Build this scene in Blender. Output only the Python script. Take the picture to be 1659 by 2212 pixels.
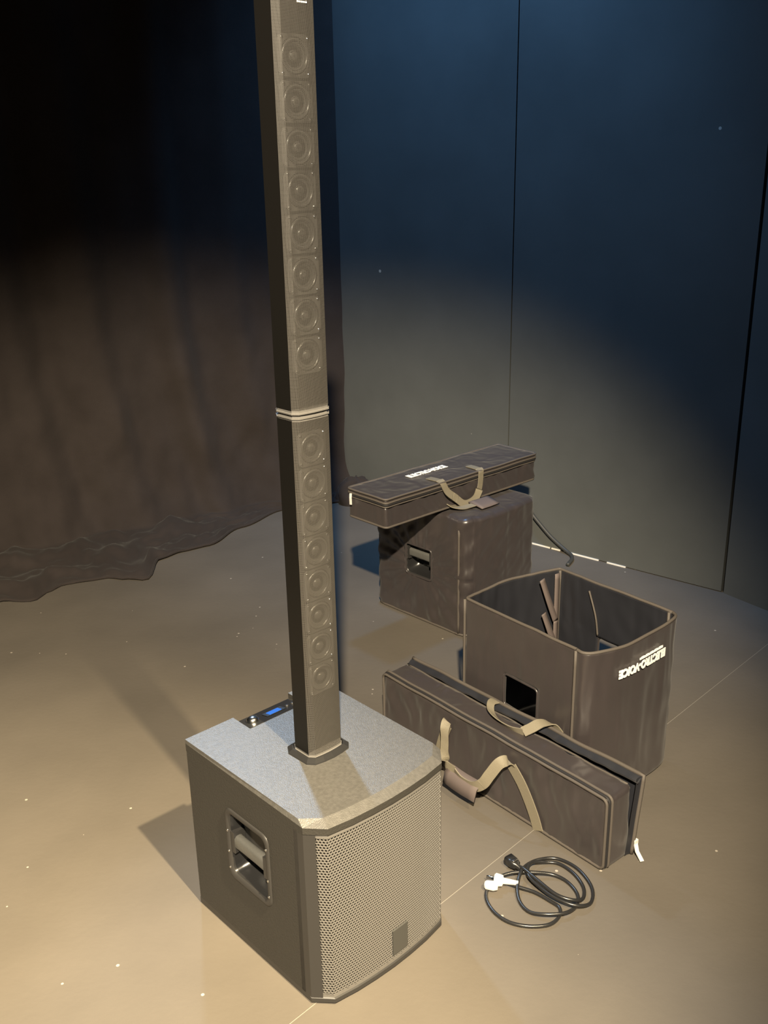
import bpy, bmesh, math, random
from mathutils import Vector, Matrix, noise

for o in list(bpy.data.objects): bpy.data.objects.remove(o, do_unlink=True)
S = bpy.context.scene
COL = S.collection
random.seed(4)

# ------------------------------------------------------------------ camera
cam_d = bpy.data.cameras.new('camera'); cam = bpy.data.objects.new('camera', cam_d); COL.objects.link(cam)
cam_d.sensor_fit = 'VERTICAL'; cam_d.sensor_height = 24.0
cam_d.lens = 24.0 * 2100.0 / 2212.0
cam_d.clip_start = 0.05; cam_d.clip_end = 60
PITCH, ROLL, CAMH = 0.3363, -0.0192, 1.603
fwd = Vector((0, math.cos(PITCH), -math.sin(PITCH))); up0 = Vector((0, math.sin(PITCH), math.cos(PITCH))); rt0 = Vector((1, 0, 0))
rt = rt0 * math.cos(ROLL) + up0 * math.sin(ROLL)
up = up0 * math.cos(ROLL) - rt0 * math.sin(ROLL)
cam.matrix_world = Matrix(((rt.x, up.x, -fwd.x, 0), (rt.y, up.y, -fwd.y, 0), (rt.z, up.z, -fwd.z, CAMH), (0, 0, 0, 1)))
S.camera = cam

# ------------------------------------------------------------------ world, lamps, exposure
w = bpy.data.worlds.new('world'); S.world = w; w.use_nodes = True
w.node_tree.nodes['Background'].inputs[0].default_value = (0.30, 0.52, 0.85, 1)
w.node_tree.nodes['Background'].inputs[1].default_value = 0.010

def spot(name, loc, aim, energy, color, size, blend, radius):
    d = bpy.data.lights.new(name, 'SPOT'); o = bpy.data.objects.new(name, d); COL.objects.link(o)
    d.energy = energy; d.color = color; d.spot_size = math.radians(size); d.spot_blend = blend; d.shadow_soft_size = radius
    o.location = loc
    o.rotation_euler = (Vector(aim) - Vector(loc)).to_track_quat('-Z', 'Y').to_euler()
    return o
spot('near_warm_spot', (1.30, -0.45, 4.0), (-0.72, 1.34, 0), 3050, (1.0, 0.79, 0.47), 34, 1.0, 0.045)      # bright pool round the subwoofer
spot('far_warm_spot', (0.02, -1.2, 3.45), (-0.52, 2.72, 0), 2600, (1.0, 0.84, 0.59), 44, 0.60, 0.05)           # dimmer lamp behind the camera, reaching wall and drape
spot('blue_back_spot', (-0.80, 3.75, 2.45), (-0.15, 1.80, 0.44), 190, (0.50, 0.72, 1.0), 30, 0.7, 0.06)
spot('blue_wall_wash', (-0.05, 3.62, 4.2), (0.42, 4.28, 1.9), 380, (0.20, 0.50, 1.0), 70, 1.0, 0.12)

S.view_settings.view_transform = 'Standard'; S.view_settings.look = 'None'
S.view_settings.gamma = 1.0; S.view_settings.use_curve_mapping = False
S.view_settings.exposure = 0.0

# ------------------------------------------------------------------ materials
def mat(name, color, rough=0.6, spec=0.5, metal=0.0, bump=None, mottle=None, specks=None, sheen=0.0, emit=None, coat=0.0, stretch=None):
    m = bpy.data.materials.new(name); m.use_nodes = True
    nt = m.node_tree; N = nt.nodes; Lk = nt.links; b = N['Principled BSDF']
    b.inputs['Base Color'].default_value = (*color, 1); b.inputs['Roughness'].default_value = rough
    b.inputs['Specular IOR Level'].default_value = spec; b.inputs['Metallic'].default_value = metal
    b.inputs['Sheen Weight'].default_value = sheen; b.inputs['Coat Weight'].default_value = coat
    if emit:
        b.inputs['Emission Color'].default_value = (*emit[0], 1); b.inputs['Emission Strength'].default_value = emit[1]
    tc = N.new('ShaderNodeTexCoord'); last = None
    if mottle:
        sc, amt = mottle
        t = N.new('ShaderNodeTexNoise'); t.inputs['Scale'].default_value = sc; t.inputs['Detail'].default_value = 6
        Lk.new(tc.outputs['Object'], t.inputs['Vector'])
        r = N.new('ShaderNodeValToRGB'); r.color_ramp.elements[0].position = 0.3; r.color_ramp.elements[1].position = 0.72
        r.color_ramp.elements[0].color = (*[c * (1 - amt) for c in color], 1); r.color_ramp.elements[1].color = (*[c * (1 + amt) for c in color], 1)
        Lk.new(t.outputs['Fac'], r.inputs['Fac']); Lk.new(r.outputs['Color'], b.inputs['Base Color']); last = r.outputs['Color']
    if specks:
        sc, thr, col = specks
        v = N.new('ShaderNodeTexVoronoi'); v.inputs['Scale'].default_value = sc; v.inputs['Randomness'].default_value = 1
        Lk.new(tc.outputs['Object'], v.inputs['Vector'])
        cm = N.new('ShaderNodeMath'); cm.operation = 'LESS_THAN'; cm.inputs[1].default_value = thr
        Lk.new(v.outputs['Distance'], cm.inputs[0])
        sepc = N.new('ShaderNodeSeparateColor'); Lk.new(v.outputs['Color'], sepc.inputs[0])
        c2 = N.new('ShaderNodeMath'); c2.operation = 'LESS_THAN'; c2.inputs[1].default_value = 0.16; Lk.new(sepc.outputs[0], c2.inputs[0])
        mu = N.new('ShaderNodeMath'); mu.operation = 'MULTIPLY'; Lk.new(cm.outputs[0], mu.inputs[0]); Lk.new(c2.outputs[0], mu.inputs[1])
        mx = N.new('ShaderNodeMix'); mx.data_type = 'RGBA'; Lk.new(mu.outputs[0], mx.inputs['Factor'])
        if last: Lk.new(last, mx.inputs[6])
        else: mx.inputs[6].default_value = (*color, 1)
        mx.inputs[7].default_value = (*col, 1); Lk.new(mx.outputs[2], b.inputs['Base Color'])
    if bump:
        sc, st = bump
        t = N.new('ShaderNodeTexNoise'); t.inputs['Scale'].default_value = sc; t.inputs['Detail'].default_value = 3
        Lk.new(tc.outputs['Object'], t.inputs['Vector'])
        bp = N.new('ShaderNodeBump'); bp.inputs['Strength'].default_value = st; bp.inputs['Distance'].default_value = 0.002
        
        if stretch:
            mp = N.new('ShaderNodeMapping'); mp.inputs['Scale'].default_value = stretch; t.inputs['Distortion'].default_value = 0.5; t.inputs['Detail'].default_value = 1.0
            Lk.new(tc.outputs['Object'], mp.inputs['Vector']); Lk.new(mp.outputs['Vector'], t.inputs['Vector']); bp.inputs['Distance'].default_value = 0.012
        Lk.new(t.outputs['Fac'], bp.inputs['Height']); Lk.new(bp.outputs['Normal'], b.inputs['Normal'])
    return m

M = {}
M['floor'] = mat('black_stage_paint', (0.119, 0.105, 0.089), 0.75, 0.2, bump=(60, 0.25), mottle=(2.2, 0.12), specks=(20, 0.075, (0.38, 0.34, 0.29)))
M['seam'] = mat('pale_joint_edge', (0.24, 0.22, 0.19), 0.7)
M['under'] = mat('dark_subfloor', (0.02, 0.02, 0.02), 0.9)
M['wall'] = mat('dark_wall_paint', (0.098, 0.103, 0.100), 0.7, 0.3, bump=(40, 0.15), mottle=(3, 0.10), specks=(5, 0.035, (0.5, 0.48, 0.42)))
M['glint_and_cap'] = mat('pale_glint_and_cap', (0.85, 0.83, 0.78), 0.5)  # near-white: painted light glints at the wall foot, and the hose end cap
M['curtain'] = mat('black_drape_cloth', (0.036, 0.0295, 0.028), 0.95, 0.1, bump=(400, 0.3), mottle=(6, 0.12), sheen=0.05)
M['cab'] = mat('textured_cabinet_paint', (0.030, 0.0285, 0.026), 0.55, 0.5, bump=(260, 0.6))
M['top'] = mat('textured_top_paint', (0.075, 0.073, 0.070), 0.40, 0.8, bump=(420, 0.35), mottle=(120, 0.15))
M['grille'] = mat('grille_paint', (0.13, 0.125, 0.12), 0.42, 0.6)
M['black'] = mat('deep_black_shell', (0.007, 0.0065, 0.006), 0.35, 0.25)
M['void'] = mat('dark_interior', (0.012, 0.012, 0.012), 0.9)
M['plastic'] = mat('black_gloss_plastic', (0.02, 0.02, 0.021), 0.22, 0.6)
M['satin'] = mat('black_satin_plastic', (0.03, 0.029, 0.029), 0.38, 0.5)
M['bar'] = mat('grip_rubber', (0.10, 0.10, 0.095), 0.45, 0.5, bump=(200, 0.3))
M['chrome'] = mat('bright_metal', (0.75, 0.75, 0.74), 0.22, metal=1.0)
M['ring'] = mat('pale_ring', (0.13, 0.125, 0.12), 0.25, 0.8)
M['steel'] = mat('dark_steel', (0.35, 0.34, 0.33), 0.3, metal=1.0)
M['lcd'] = mat('blue_display', (0.02, 0.08, 0.3), 0.3, emit=((0.02, 0.16, 0.75), 0.6))
M['white'] = mat('white_print', (0.95, 0.94, 0.92), 0.5, sheen=0.2)
M['badge'] = mat('badge_dark', (0.05, 0.05, 0.048), 0.5)
M['nylon'] = mat('padded_nylon', (0.040, 0.033, 0.034), 0.36, 0.95, bump=(7, 0.9), stretch=(2.2, 2.2, .6), mottle=(5, 0.10), sheen=0.08)
M['nylon_navy'] = mat('nylon_lining', (0.020, 0.021, 0.027), 0.45, 0.5, bump=(7, 0.5), stretch=(2.0, 2.0, .55))
M['pipe'] = mat('binding_tape', (0.095, 0.082, 0.072), 0.6, 0.4, bump=(600, 0.3))
M['web'] = mat('webbing', (0.22, 0.195, 0.145), 0.55, 0.4, bump=(700, 0.4))
M['velcro'] = mat('grip_wrap', (0.13, 0.105, 0.10), 0.7, 0.3)
M['zip'] = mat('zip_tape', (0.015, 0.014, 0.016), 0.7)
M['rubber'] = mat('cable_rubber', (0.018, 0.018, 0.019), 0.28, 0.6)
M['hose'] = mat('hose_rubber', (0.05, 0.05, 0.046), 0.5, 0.4)
M['plug'] = mat('pale_plug', (0.78, 0.76, 0.72), 0.3)
M['cone'] = mat('driver_cone', (0.06, 0.058, 0.056), 0.30, 0.6)
M['dframe'] = mat('driver_frame', (0.07, 0.067, 0.064), 0.35, 0.6)

def perforated():
    m = mat('perforated_grille', (0.062, 0.058, 0.054), 0.38, 0.6)
    nt = m.node_tree; N = nt.nodes; Lk = nt.links; b = N['Principled BSDF']; out = N['Material Output']
    tc = N.new('ShaderNodeTexCoord'); sp = N.new('ShaderNodeSeparateXYZ'); Lk.new(tc.outputs['Object'], sp.inputs[0])
    def mth(op, a, b2=None):
        n = N.new('ShaderNodeMath'); n.operation = op
        for i, v in enumerate((a, b2)):
            if v is None: continue
            if isinstance(v, (int, float)): n.inputs[i].default_value = v
            else: Lk.new(v, n.inputs[i])
        return n.outputs[0]
    k = 2 * math.pi / 0.0026
    a = mth('MULTIPLY', sp.outputs['X'], k); z = mth('MULTIPLY', sp.outputs['Z'], k * 0.62)
    s1 = mth('SINE', mth('ADD', a, z)); s2 = mth('SINE', mth('SUBTRACT', a, z))
    hole = mth('GREATER_THAN', mth('MULTIPLY', s1, s2), 0.12)
    mx = N.new('ShaderNodeMixShader'); tr = N.new('ShaderNodeBsdfTransparent')
    Lk.new(hole, mx.inputs[0]); Lk.new(b.outputs[0], mx.inputs[1]); Lk.new(tr.outputs[0], mx.inputs[2]); Lk.new(mx.outputs[0], out.inputs[0])
    return m
M['perf'] = perforated()

# ------------------------------------------------------------------ helpers
def tag(o, label=None, cat=None, group=None, kind=None):
    for k, v in (('label', label), ('category', cat), ('group', group), ('kind', kind)):
        if v: o[k] = v
    return o
def thing(name, label, cat, loc=(0, 0, 0), rz=0.0, group=None):
    o = bpy.data.objects.new(name, None); COL.objects.link(o); o.empty_display_size = 0.1
    o.location = loc; o.rotation_euler = (0, 0, rz)
    return tag(o, label, cat, group)
def mesh(name, verts, faces, m, parent=None, smooth=True, recalc=True):
    me = bpy.data.meshes.new(name); me.from_pydata([tuple(v) for v in verts], [], faces); me.update()
    if recalc:
        bm = bmesh.new(); bm.from_mesh(me); bmesh.ops.recalc_face_normals(bm, faces=bm.faces[:]); bm.to_mesh(me); bm.free()
    for p in me.polygons: p.use_smooth = smooth
    me.materials.append(M[m] if isinstance(m, str) else m)
    o = bpy.data.objects.new(name, me); COL.objects.link(o); o.parent = parent
    return o
class MB:
    def __init__(s): s.v = []; s.f = []
    def add(s, v, f):
        n = len(s.v); s.v += [tuple(x) for x in v]; s.f += [tuple(i + n for i in q) for q in f]; return s
    def box(s, a, b, mtx=None):
        v = [Vector((x, y, z)) for z in (a[2], b[2]) for y in (a[1], b[1]) for x in (a[0], b[0])]
        if mtx: v = [mtx @ p for p in v]
        return s.add(v, [(0, 2, 3, 1), (4, 5, 7, 6), (0, 1, 5, 4), (2, 6, 7, 3), (0, 4, 6, 2), (1, 3, 7, 5)])
    def loft(s, loops, cap0=False, cap1=False, closed=True):
        n = len(loops[0]); v = [p for L in loops for p in L]; f = []
        for i in range(len(loops) - 1):
            for j in range(n if closed else n - 1):
                k = (j + 1) % n; f.append((i * n + j, i * n + k, (i + 1) * n + k, (i + 1) * n + j))
        if cap0: f.append(tuple(range(n - 1, -1, -1)))
        if cap1: f.append(tuple((len(loops) - 1) * n + j for j in range(n)))
        return s.add(v, f)
    def tube(s, pts, r, n=8, closed=False, rs=None):
        pts = [Vector(p) for p in pts]; N = len(pts); loops = []; ref = None
        for i, p in enumerate(pts):
            if closed: t = pts[(i + 1) % N] - pts[i - 1]
            else: t = pts[min(i + 1, N - 1)] - pts[max(i - 1, 0)]
            t = t.normalized() if t.length > 1e-9 else Vector((0, 0, 1))
            if ref is None: ref = t.orthogonal().normalized()
            ref = (ref - t * ref.dot(t)); ref = ref.normalized() if ref.length > 1e-6 else t.orthogonal().normalized()
            b = t.cross(ref); rr = rs[i] if rs else r
            loops.append([p + (ref * math.cos(a) + b * math.sin(a)) * rr for a in (2 * math.pi * k / n for k in range(n))])
        if closed: loops.append(loops[0])
        return s.loft(loops, not closed, not closed)
    def ribbon(s, pts, wd, width, th=0.002):
        pts = [Vector(p) for p in pts]; N = len(pts); loops = []
        for i, p in enumerate(pts):
            t = (pts[min(i + 1, N - 1)] - pts[max(i - 1, 0)]).normalized()
            wv = wd(i / (N - 1)) if callable(wd) else wd
            wv = Vector(wv); wv = (wv - t * wv.dot(t)).normalized(); n = t.cross(wv).normalized()
            h = width / 2
            loops.append([p + wv * h + n * th / 2, p - wv * h + n * th / 2, p - wv * h - n * th / 2, p + wv * h - n * th / 2])
        return s.loft(loops, True, True)
    def build(s, name, m, parent=None, smooth=False): return mesh(name, s.v, s.f, m, parent, smooth)
def catmull(P, n=8, closed=False):
    P = [Vector(p) for p in P]; out = []; N = len(P)
    for i in range(N if closed else N - 1):
        g = lambda k: P[k % N] if closed else P[max(0, min(N - 1, k))]
        a, b, c, d = g(i - 1), g(i), g(i + 1), g(i + 2)
        for j in range(n):
            t = j / n
            out.append(0.5 * ((2 * b) + (c - a) * t + (2 * a - 5 * b + 4 * c - d) * t * t + (3 * b - a - 3 * c + d) * t ** 3))
    if not closed: out.append(P[-1])
    return out
def rrect(w, h, r, seg=5, cx=0, cy=0):
    out = []
    for sx, sy, a0 in ((1, 1, 0), (-1, 1, 90), (-1, -1, 180), (1, -1, 270)):
        for k in range(seg + 1):
            a = math.radians(a0 + 90 * k / seg)
            out.append((cx + sx * (w / 2 - r) + r * math.cos(a), cy + sy * (h / 2 - r) + r * math.sin(a)))
    return out
def round_poly(pts, radii, seg=6):
    out = []; n = len(pts)
    for i in range(n):
        p = Vector(pts[i]); a = Vector(pts[i - 1]); b = Vector(pts[(i + 1) % n]); r = radii[i] if isinstance(radii, (list, tuple)) else radii
        if r <= 0: out.append(p); continue
        u = (a - p).normalized(); v = (b - p).normalized(); ang = u.angle(v); d = min(r / math.tan(ang / 2), (a - p).length * .49, (b - p).length * .49)
        s, e = p + u * d, p + v * d
        for k in range(seg + 1):
            t = k / seg; out.append(s * (1 - t) ** 2 + p * 2 * t * (1 - t) + e * t * t)
    return out
def apply_mods(o):
    dg = bpy.context.evaluated_depsgraph_get(); dg.update()
    me = bpy.data.meshes.new_from_object(o.evaluated_get(dg)); o.modifiers.clear(); old = o.data; o.data = me; me.name = old.name
def cut(o, v, f):
    c = mesh('cutter', v, f, 'void', None, False); c.parent = o.parent
    bpy.context.view_layer.update()
    m = o.modifiers.new('b', 'BOOLEAN'); m.operation = 'DIFFERENCE'; m.solver = 'EXACT'; m.object = c
    apply_mods(o); bpy.data.objects.remove(c, do_unlink=True)
def bevel(o, wdt=0.002, seg=2, ang=35):
    m = o.modifiers.new('bevel', 'BEVEL'); m.width = wdt; m.segments = seg; m.limit_method = 'ANGLE'; m.angle_limit = math.radians(ang); m.harden_normals = False
    return o
def text_mesh(body, size, bold=0.0, spacing=1.0, xs=1.0):
    c = bpy.data.curves.new('txt', 'FONT'); c.body = body; c.size = size; c.offset = bold; c.space_character = spacing; c.extrude = 0.0006; c.resolution_u = 3
    c.align_x = 'CENTER'
    o = bpy.data.objects.new('txt', c); COL.objects.link(o); bpy.context.view_layer.update()
    dg = bpy.context.evaluated_depsgraph_get(); me = bpy.data.meshes.new_from_object(o.evaluated_get(dg))
    v = [Vector((p.co.x * xs, p.co.y, p.co.z)) for p in me.vertices]; f = [tuple(p.vertices) for p in me.polygons]
    bpy.data.objects.remove(o, do_unlink=True); bpy.data.meshes.remove(me); bpy.data.curves.remove(c)
    return v, f
def nz(x, y, z=0.0): return noise.noise(Vector((x, y, z)))

# ------------------------------------------------------------------ the setting
def frame2(p, az): return Matrix.Translation((p[0], p[1], 0)) @ Matrix.Rotation(az, 4, 'Z')

# floor: two painted sheets that meet in a pale joint
fm = frame2((0.365, 2.083), math.radians(45.6))
fl = MB().box((-7, -6, -0.06), (7, 6, -0.012), fm).build('floor', 'under'); tag(fl, 'black painted stage floor with one pale straight joint', None, None, 'structure')
MB().box((-7, -6, -0.012), (7, -0.0012, 0), fm).build('floor_panel', 'floor', fl)
MB().box((-7, 0.0012, -0.012), (7, 6, 0), fm).build('floor_panel', 'floor', fl)
MB().box((-7, -0.0012, -0.012), (7, 0.0012, -0.0008), fm).build('joint', 'seam', fl)

# back wall: painted flats with an open joint
wa = math.radians(-40.6); wm = frame2((0.651, 4.126), wa)        # local +x runs along the wall to the right, local +y goes behind it
wl = MB().box((-1.6, 0.02, 0), (0.911, 0.08, 4.6), wm).build('wall_back', 'under'); tag(wl, 'dark painted back wall of flat panels', None, None, 'structure')
MB().box((-1.6, 0, 0.004), (-0.1195, 0.02, 4.6), wm).build('panel', 'wall', wl)
MB().box((-0.1145, 0, 0.004), (0.900, 0.02, 4.6), wm).build('panel', 'wall', wl)
rm = frame2((1.339, 3.536), math.radians(-57))
wr = MB().box((0.006, 0, 0), (3.6, 0.06, 4.6), rm).build('wall_right', 'wall'); tag(wr, 'dark painted side wall flat angled towards the stage', None, None, 'structure')
cm_ = frame2((-0.22, 5.05), math.radians(208.9))
wf = MB().box((-0.6, -0.08, 0), (4.5, -0.02, 4.6), cm_).build('wall_left', 'wall'); tag(wf, 'dark wall behind the black drape', None, None, 'structure')
bb = MB().box((0.016, -0.004, 0.0), (0.118, 0.0, 0.006), wm).build('wall_foot_glint', 'glint_and_cap'); tag(bb, 'pale strip painted as a light glint along the foot of the back wall', None, None, 'structure')  # light glints along the wall foot, put in as near-white strips
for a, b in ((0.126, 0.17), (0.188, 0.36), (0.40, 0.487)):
    MB().box((a, -0.004, 0.0), (b, 0.0, 0.006), wm).build('glint_strip', 'glint_and_cap', bb)

# ------------------------------------------------------------------ drape
def lerp_tab(x, X, Y):
    if x <= X[0]: return Y[0]
    for i in range(len(X) - 1):
        if x <= X[i + 1]:
            t = (x - X[i]) / (X[i + 1] - X[i]); t = t * t * (3 - 2 * t); return Y[i] * (1 - t) + Y[i + 1] * t
    return Y[-1]
def make_curtain():
    P0 = Vector((-0.15, 4.87)); d = Vector((-0.876, -0.483)); n = Vector((0.483, -0.876))
    root = thing('stage_curtain', 'black cloth drape hanging in loose folds and pooling on the floor', 'curtain', (P0.x, P0.y, 0))
    HX = [-.1, .0, .43, .7, .92, 1.05, 1.16, 1.28, 1.35, 1.42, 1.59, 1.66, 1.73, 1.85, 2.6, 3.6]; HN = [.10, .08, .03, .16, .31, .32, .36, .55, .50, .44, .42, .46, .52, .46, .45, .4]
    s0, s1, ns, nzv, npo = -0.15, 3.4, 300, 70, 26
    V = []; F = []
    top = 3.4
    def fold(s, z):
        h = max(0.0, min(1.0, (1.4 - z) / 1.4)) if z < 1.4 else 0.0
        sh = s + 0.16 * h * h                     # folds swing aside near the floor
        f = 0.050 * math.sin(sh * 16.0 + 1.2 * nz(sh * 2.3, 0.3)) * (0.55 + 0.45 * nz(sh * 2.1, z * 0.4, 5))
        f += 0.007 * math.sin(sh * 37.0 + 2.0 * nz(sh * 2, 7)) + 0.018 * nz(sh * 7, z * 1.1, 2)
        f += h * (0.030 * nz(s * 6, z * 4.5, 9) + 0.014 * nz(s * 15, z * 10, 3))
        k = max(0.0, 1 - max(s, 0) / 0.6)
        return f * (1 - .5 * k) - 0.10 + 0.10 * k * k
    nrow = nzv + npo
    for i in range(ns + 1):
        s = s0 + (s1 - s0) * i / ns; hem = lerp_tab(s, HX, HN)
        fb = fold(s, 0.0)
        for j in range(nrow + 1):
            if j <= nzv:
                z = top * (1 - (j / nzv)) ** 1.25 + 0.030
                q = max(0.0, (0.30 - z) / 0.30); off = fold(s, z) + q * q * 0.10
                zz = z
            else:
                t = (j - nzv) / npo; b0 = fb + 0.10
                off = b0 + (hem - b0) * t
                wv = (hem - b0)
                ripple = 0.016 * (0.5 + 0.5 * math.sin(t * 13 + 5 * nz(s * 4, 1.5) + s * 4)) + 0.045 * max(0, nz(s * 5.5, t * 3.5, 11)) + 0.016 * nz(s * 20, t * 8, 4)
                zz = 0.006 + max(0.0, (0.030 * (1 - t) ** 2 + ripple * min(1, 8 * (1 - t) + 0.25) * min(1.0, wv * 3 + 0.2)))
            x = d.x * s + n.x * off; y = d.y * s + n.y * off
            V.append((x, y, max(zz, 0.004)))
    R = nrow + 1
    for i in range(ns):
        for j in range(nrow): F.append((i * R + j, (i + 1) * R + j, (i + 1) * R + j + 1, i * R + j + 1))
    c = mesh('cloth', V, F, 'curtain', root, True)
    m = c.modifiers.new('t', 'SOLIDIFY'); m.thickness = 0.003; m.offset = 0
    # rolled hem along the free edge of the pooled cloth
    hem = MB().tube([V[i * R + nrow] for i in range(0, ns + 1, 2)], 0.006, 6)
    hem.v = [(a, b, max(c2, 0.0005)) for a, b, c2 in hem.v]; hem.build('hem', 'curtain', root, True)
    # heap of surplus cloth at the wall corner
    V = []; F = []; nu, nv = 36, 14
    for j in range(nv + 1):
        ph = math.pi / 2 * j / nv
        for i in range(nu):
            th = 2 * math.pi * i / nu; k = 1 + .22 * nz(math.cos(th) * 2.2, math.sin(th) * 2.2, ph * 2) + .10 * math.sin(th * 5 + ph * 3)
            V.append((0.015 + 0.115 * k * math.cos(th) * math.cos(ph), -0.115 + 0.075 * k * math.sin(th) * math.cos(ph), 0.125 * k * math.sin(ph)))
    for j in range(nv):
        for i in range(nu): F.append((j * nu + i, j * nu + (i + 1) % nu, (j + 1) * nu + (i + 1) % nu, (j + 1) * nu + i))
    mesh('cloth_heap', V, F, 'curtain', root, True)
    return root
make_curtain()

# ------------------------------------------------------------------ subwoofer
SW, SD, SH = 0.3784, 0.4096, 0.44
hw, hd = SW / 2, SD / 2
FRONT = [(-hw, -hd), (-0.156, -0.241), (-0.10, -0.250), (-0.05, -0.254), (0.0, -0.2555), (0.05, -0.254), (0.10, -0.250), (0.156, -0.241), (hw, -hd)]
def sub_profile(front_in=0.0, chin=0.0):
    fr = [(x * (1 - chin), y + front_in) for x, y in FRONT]
    return [Vector(p) for p in fr] + [Vector((hw, hd)), Vector((-hw, hd))]
def z3(poly, z): return [Vector((p[0], p[1], z)) for p in poly]

def make_sub(label, loc, rz):
    t = thing('subwoofer', label, 'speaker', loc, rz)
    body = MB().loft([z3(sub_profile(0.016), 0.016), z3(sub_profile(0.016), 0.414)], True, True).build('cabinet', 'cab', t)
    ho = rrect(0.149, 0.174, 0.02, 5, -0.0125, 0.255)
    cv = MB().loft([[Vector((-hw - .02, a, b)) for a, b in ho], [Vector((-hw + .075, a, b)) for a, b in ho]], True, True)
    cut(body, cv.v, cv.f); bevel(body, 0.002)
    MB().loft([z3(sub_profile(0.003, .01), 0.003), z3(sub_profile(), 0.006), z3(sub_profile(), 0.016), z3(sub_profile(0.004), 0.018)], True, True).build('bottom_plate', 'satin', t)
    # top plate: the front edge falls away in a wide bevel
    flat = [(-hw + .004, -hd + .018), (-0.150, -0.219), (-0.10, -0.227), (-0.05, -0.2315), (0, -0.233), (0.05, -0.2315), (0.10, -0.227), (0.150, -0.219), (hw - .004, -hd + .018), (hw, hd), (-hw, hd)]
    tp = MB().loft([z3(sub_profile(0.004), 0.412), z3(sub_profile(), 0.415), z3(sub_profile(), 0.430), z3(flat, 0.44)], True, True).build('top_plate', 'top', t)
    prof = [(0.138, 0.4395), (0.24, 0.4165), (0.24, 0.47), (0.138, 0.47)]
    cv = MB().loft([[Vector((x, y, z)) for y, z in prof] for x in (-0.062, 0.095)], True, True)
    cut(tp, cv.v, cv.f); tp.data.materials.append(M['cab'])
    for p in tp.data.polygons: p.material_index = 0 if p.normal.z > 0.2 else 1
    bevel(tp, 0.0015)
    # sloping control panel in the rear notch
    sl = lambda y: 0.4395 + (y - 0.138) * (0.4165 - 0.4395) / 0.102
    cp = MB().loft([[Vector((x, 0.141, sl(.141) + 0.001)), Vector((x, 0.203, sl(.203) + 0.001)), Vector((x, 0.203, sl(.203) - .001)), Vector((x, 0.141, sl(.141) - .001))] for x in (-0.060, 0.093)], True, True).build('control_panel', 'plastic', t)
    pm = Matrix.Translation((0, 0.17, sl(.17) + .001)) @ Matrix.Rotation(math.atan2(0.4165 - 0.4395, 0.102), 4, 'X')
    def on(v): return [pm @ Vector(p) for p in v]
    b = MB().box((-.002, -.016, 0), (.050, .008, .0025)); b.v = on(b.v); b.build('display_frame', 'steel', cp)
    b = MB().box((.007, -.013, .0022), (.040, .003, .0036)); b.v = on(b.v); b.build('display', 'lcd', cp)
    loops = [[Vector((-.034 + r * math.cos(a), -.002 + r * math.sin(a), h)) for a in (2 * math.pi * k / 20 for k in range(20))] for r, h in ((.015, 0), (.0145, .006), (.012, .010), (.007, .0125), (.002, .0135))]
    b = MB().loft(loops, False, True); b.v = on(b.v); b.build('knob', 'chrome', cp, True)
    for x in (.062, .078):
        lo = [[Vector((x + r * math.cos(a), -.004 + r * math.sin(a), h)) for a in (2 * math.pi * k / 12 for k in range(12))] for r, h in ((.005, 0), (.005, .003), (.003, .004))]
        b = MB().loft(lo, False, True); b.v = on(b.v); b.build('button', 'satin', cp, True)
    # front corner posts
    for s in (-1, 1):
        f = [Vector((s * hw, -hd + .03)), Vector((s * hw, -hd)), Vector((s * 0.173, -0.2226)), Vector((s * 0.168, -0.214)), Vector((s * (hw - .012), -hd + .03))]
        MB().loft([z3(f, 0.018), z3(f, 0.413)], True, True).build('corner_post', 'satin', t)
    # punched steel grille: hexagonal holes, real geometry, wrapped round the front
    pts = [Vector((-0.172, -0.2185))] + [Vector((x, y + 0.003)) for x, y in FRONT[1:-1]] + [Vector((0.172, -0.2185))]
    fine = [pts[0]] + [p for p in [q.to_2d() for q in catmull([Vector((p.x, p.y, 0)) for p in pts[1:-1]], 6)]] + [pts[-1]]
    cum = [0.0]
    for i in range(1, len(fine)): cum.append(cum[-1] + (fine[i] - fine[i - 1]).length)
    def at(s):
        s = max(0.0, min(cum[-1], s))
        for i in range(1, len(cum)):
            if s <= cum[i] + 1e-9:
                u = (s - cum[i - 1]) / (cum[i] - cum[i - 1]); p = fine[i - 1].lerp(fine[i], u); tdir = (fine[i] - fine[i - 1]).normalized()
                return p, Vector((tdir.y, -tdir.x))
    px = 0.0071; pz = px * 0.866; R = px / math.sqrt(3)
    V = []; F = []; z0, z1 = 0.024, 0.408
    nr = int((z1 - z0) / pz); ncl = int(cum[-1] / px)
    for r in range(nr):
        cz = z0 + (r + .5) * pz
        for c in range(ncl):
            cs = (c + .5 + (0.5 if r % 2 else 0)) * px
            if cs > cum[-1] - px * .4: continue
            base = len(V)
            for rad, dep in ((R, 0.0), (R * 0.70, 0.0), (R * 0.64, 0.0014)):
                for k in range(6):
                    a = math.radians(60 * k + 30); p, nn = at(cs + rad * math.cos(a)); p = p - nn * dep
                    V.append((p.x, p.y, cz + rad * math.sin(a)))
            for k in range(6):
                q = (k + 1) % 6
                F.append((base + k, base + q, base + 6 + q, base + 6 + k)); F.append((base + 6 + k, base + 6 + q, base + 12 + q, base + 12 + k))
    g = mesh('grille', V, F, 'grille', t, False, False)
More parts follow.
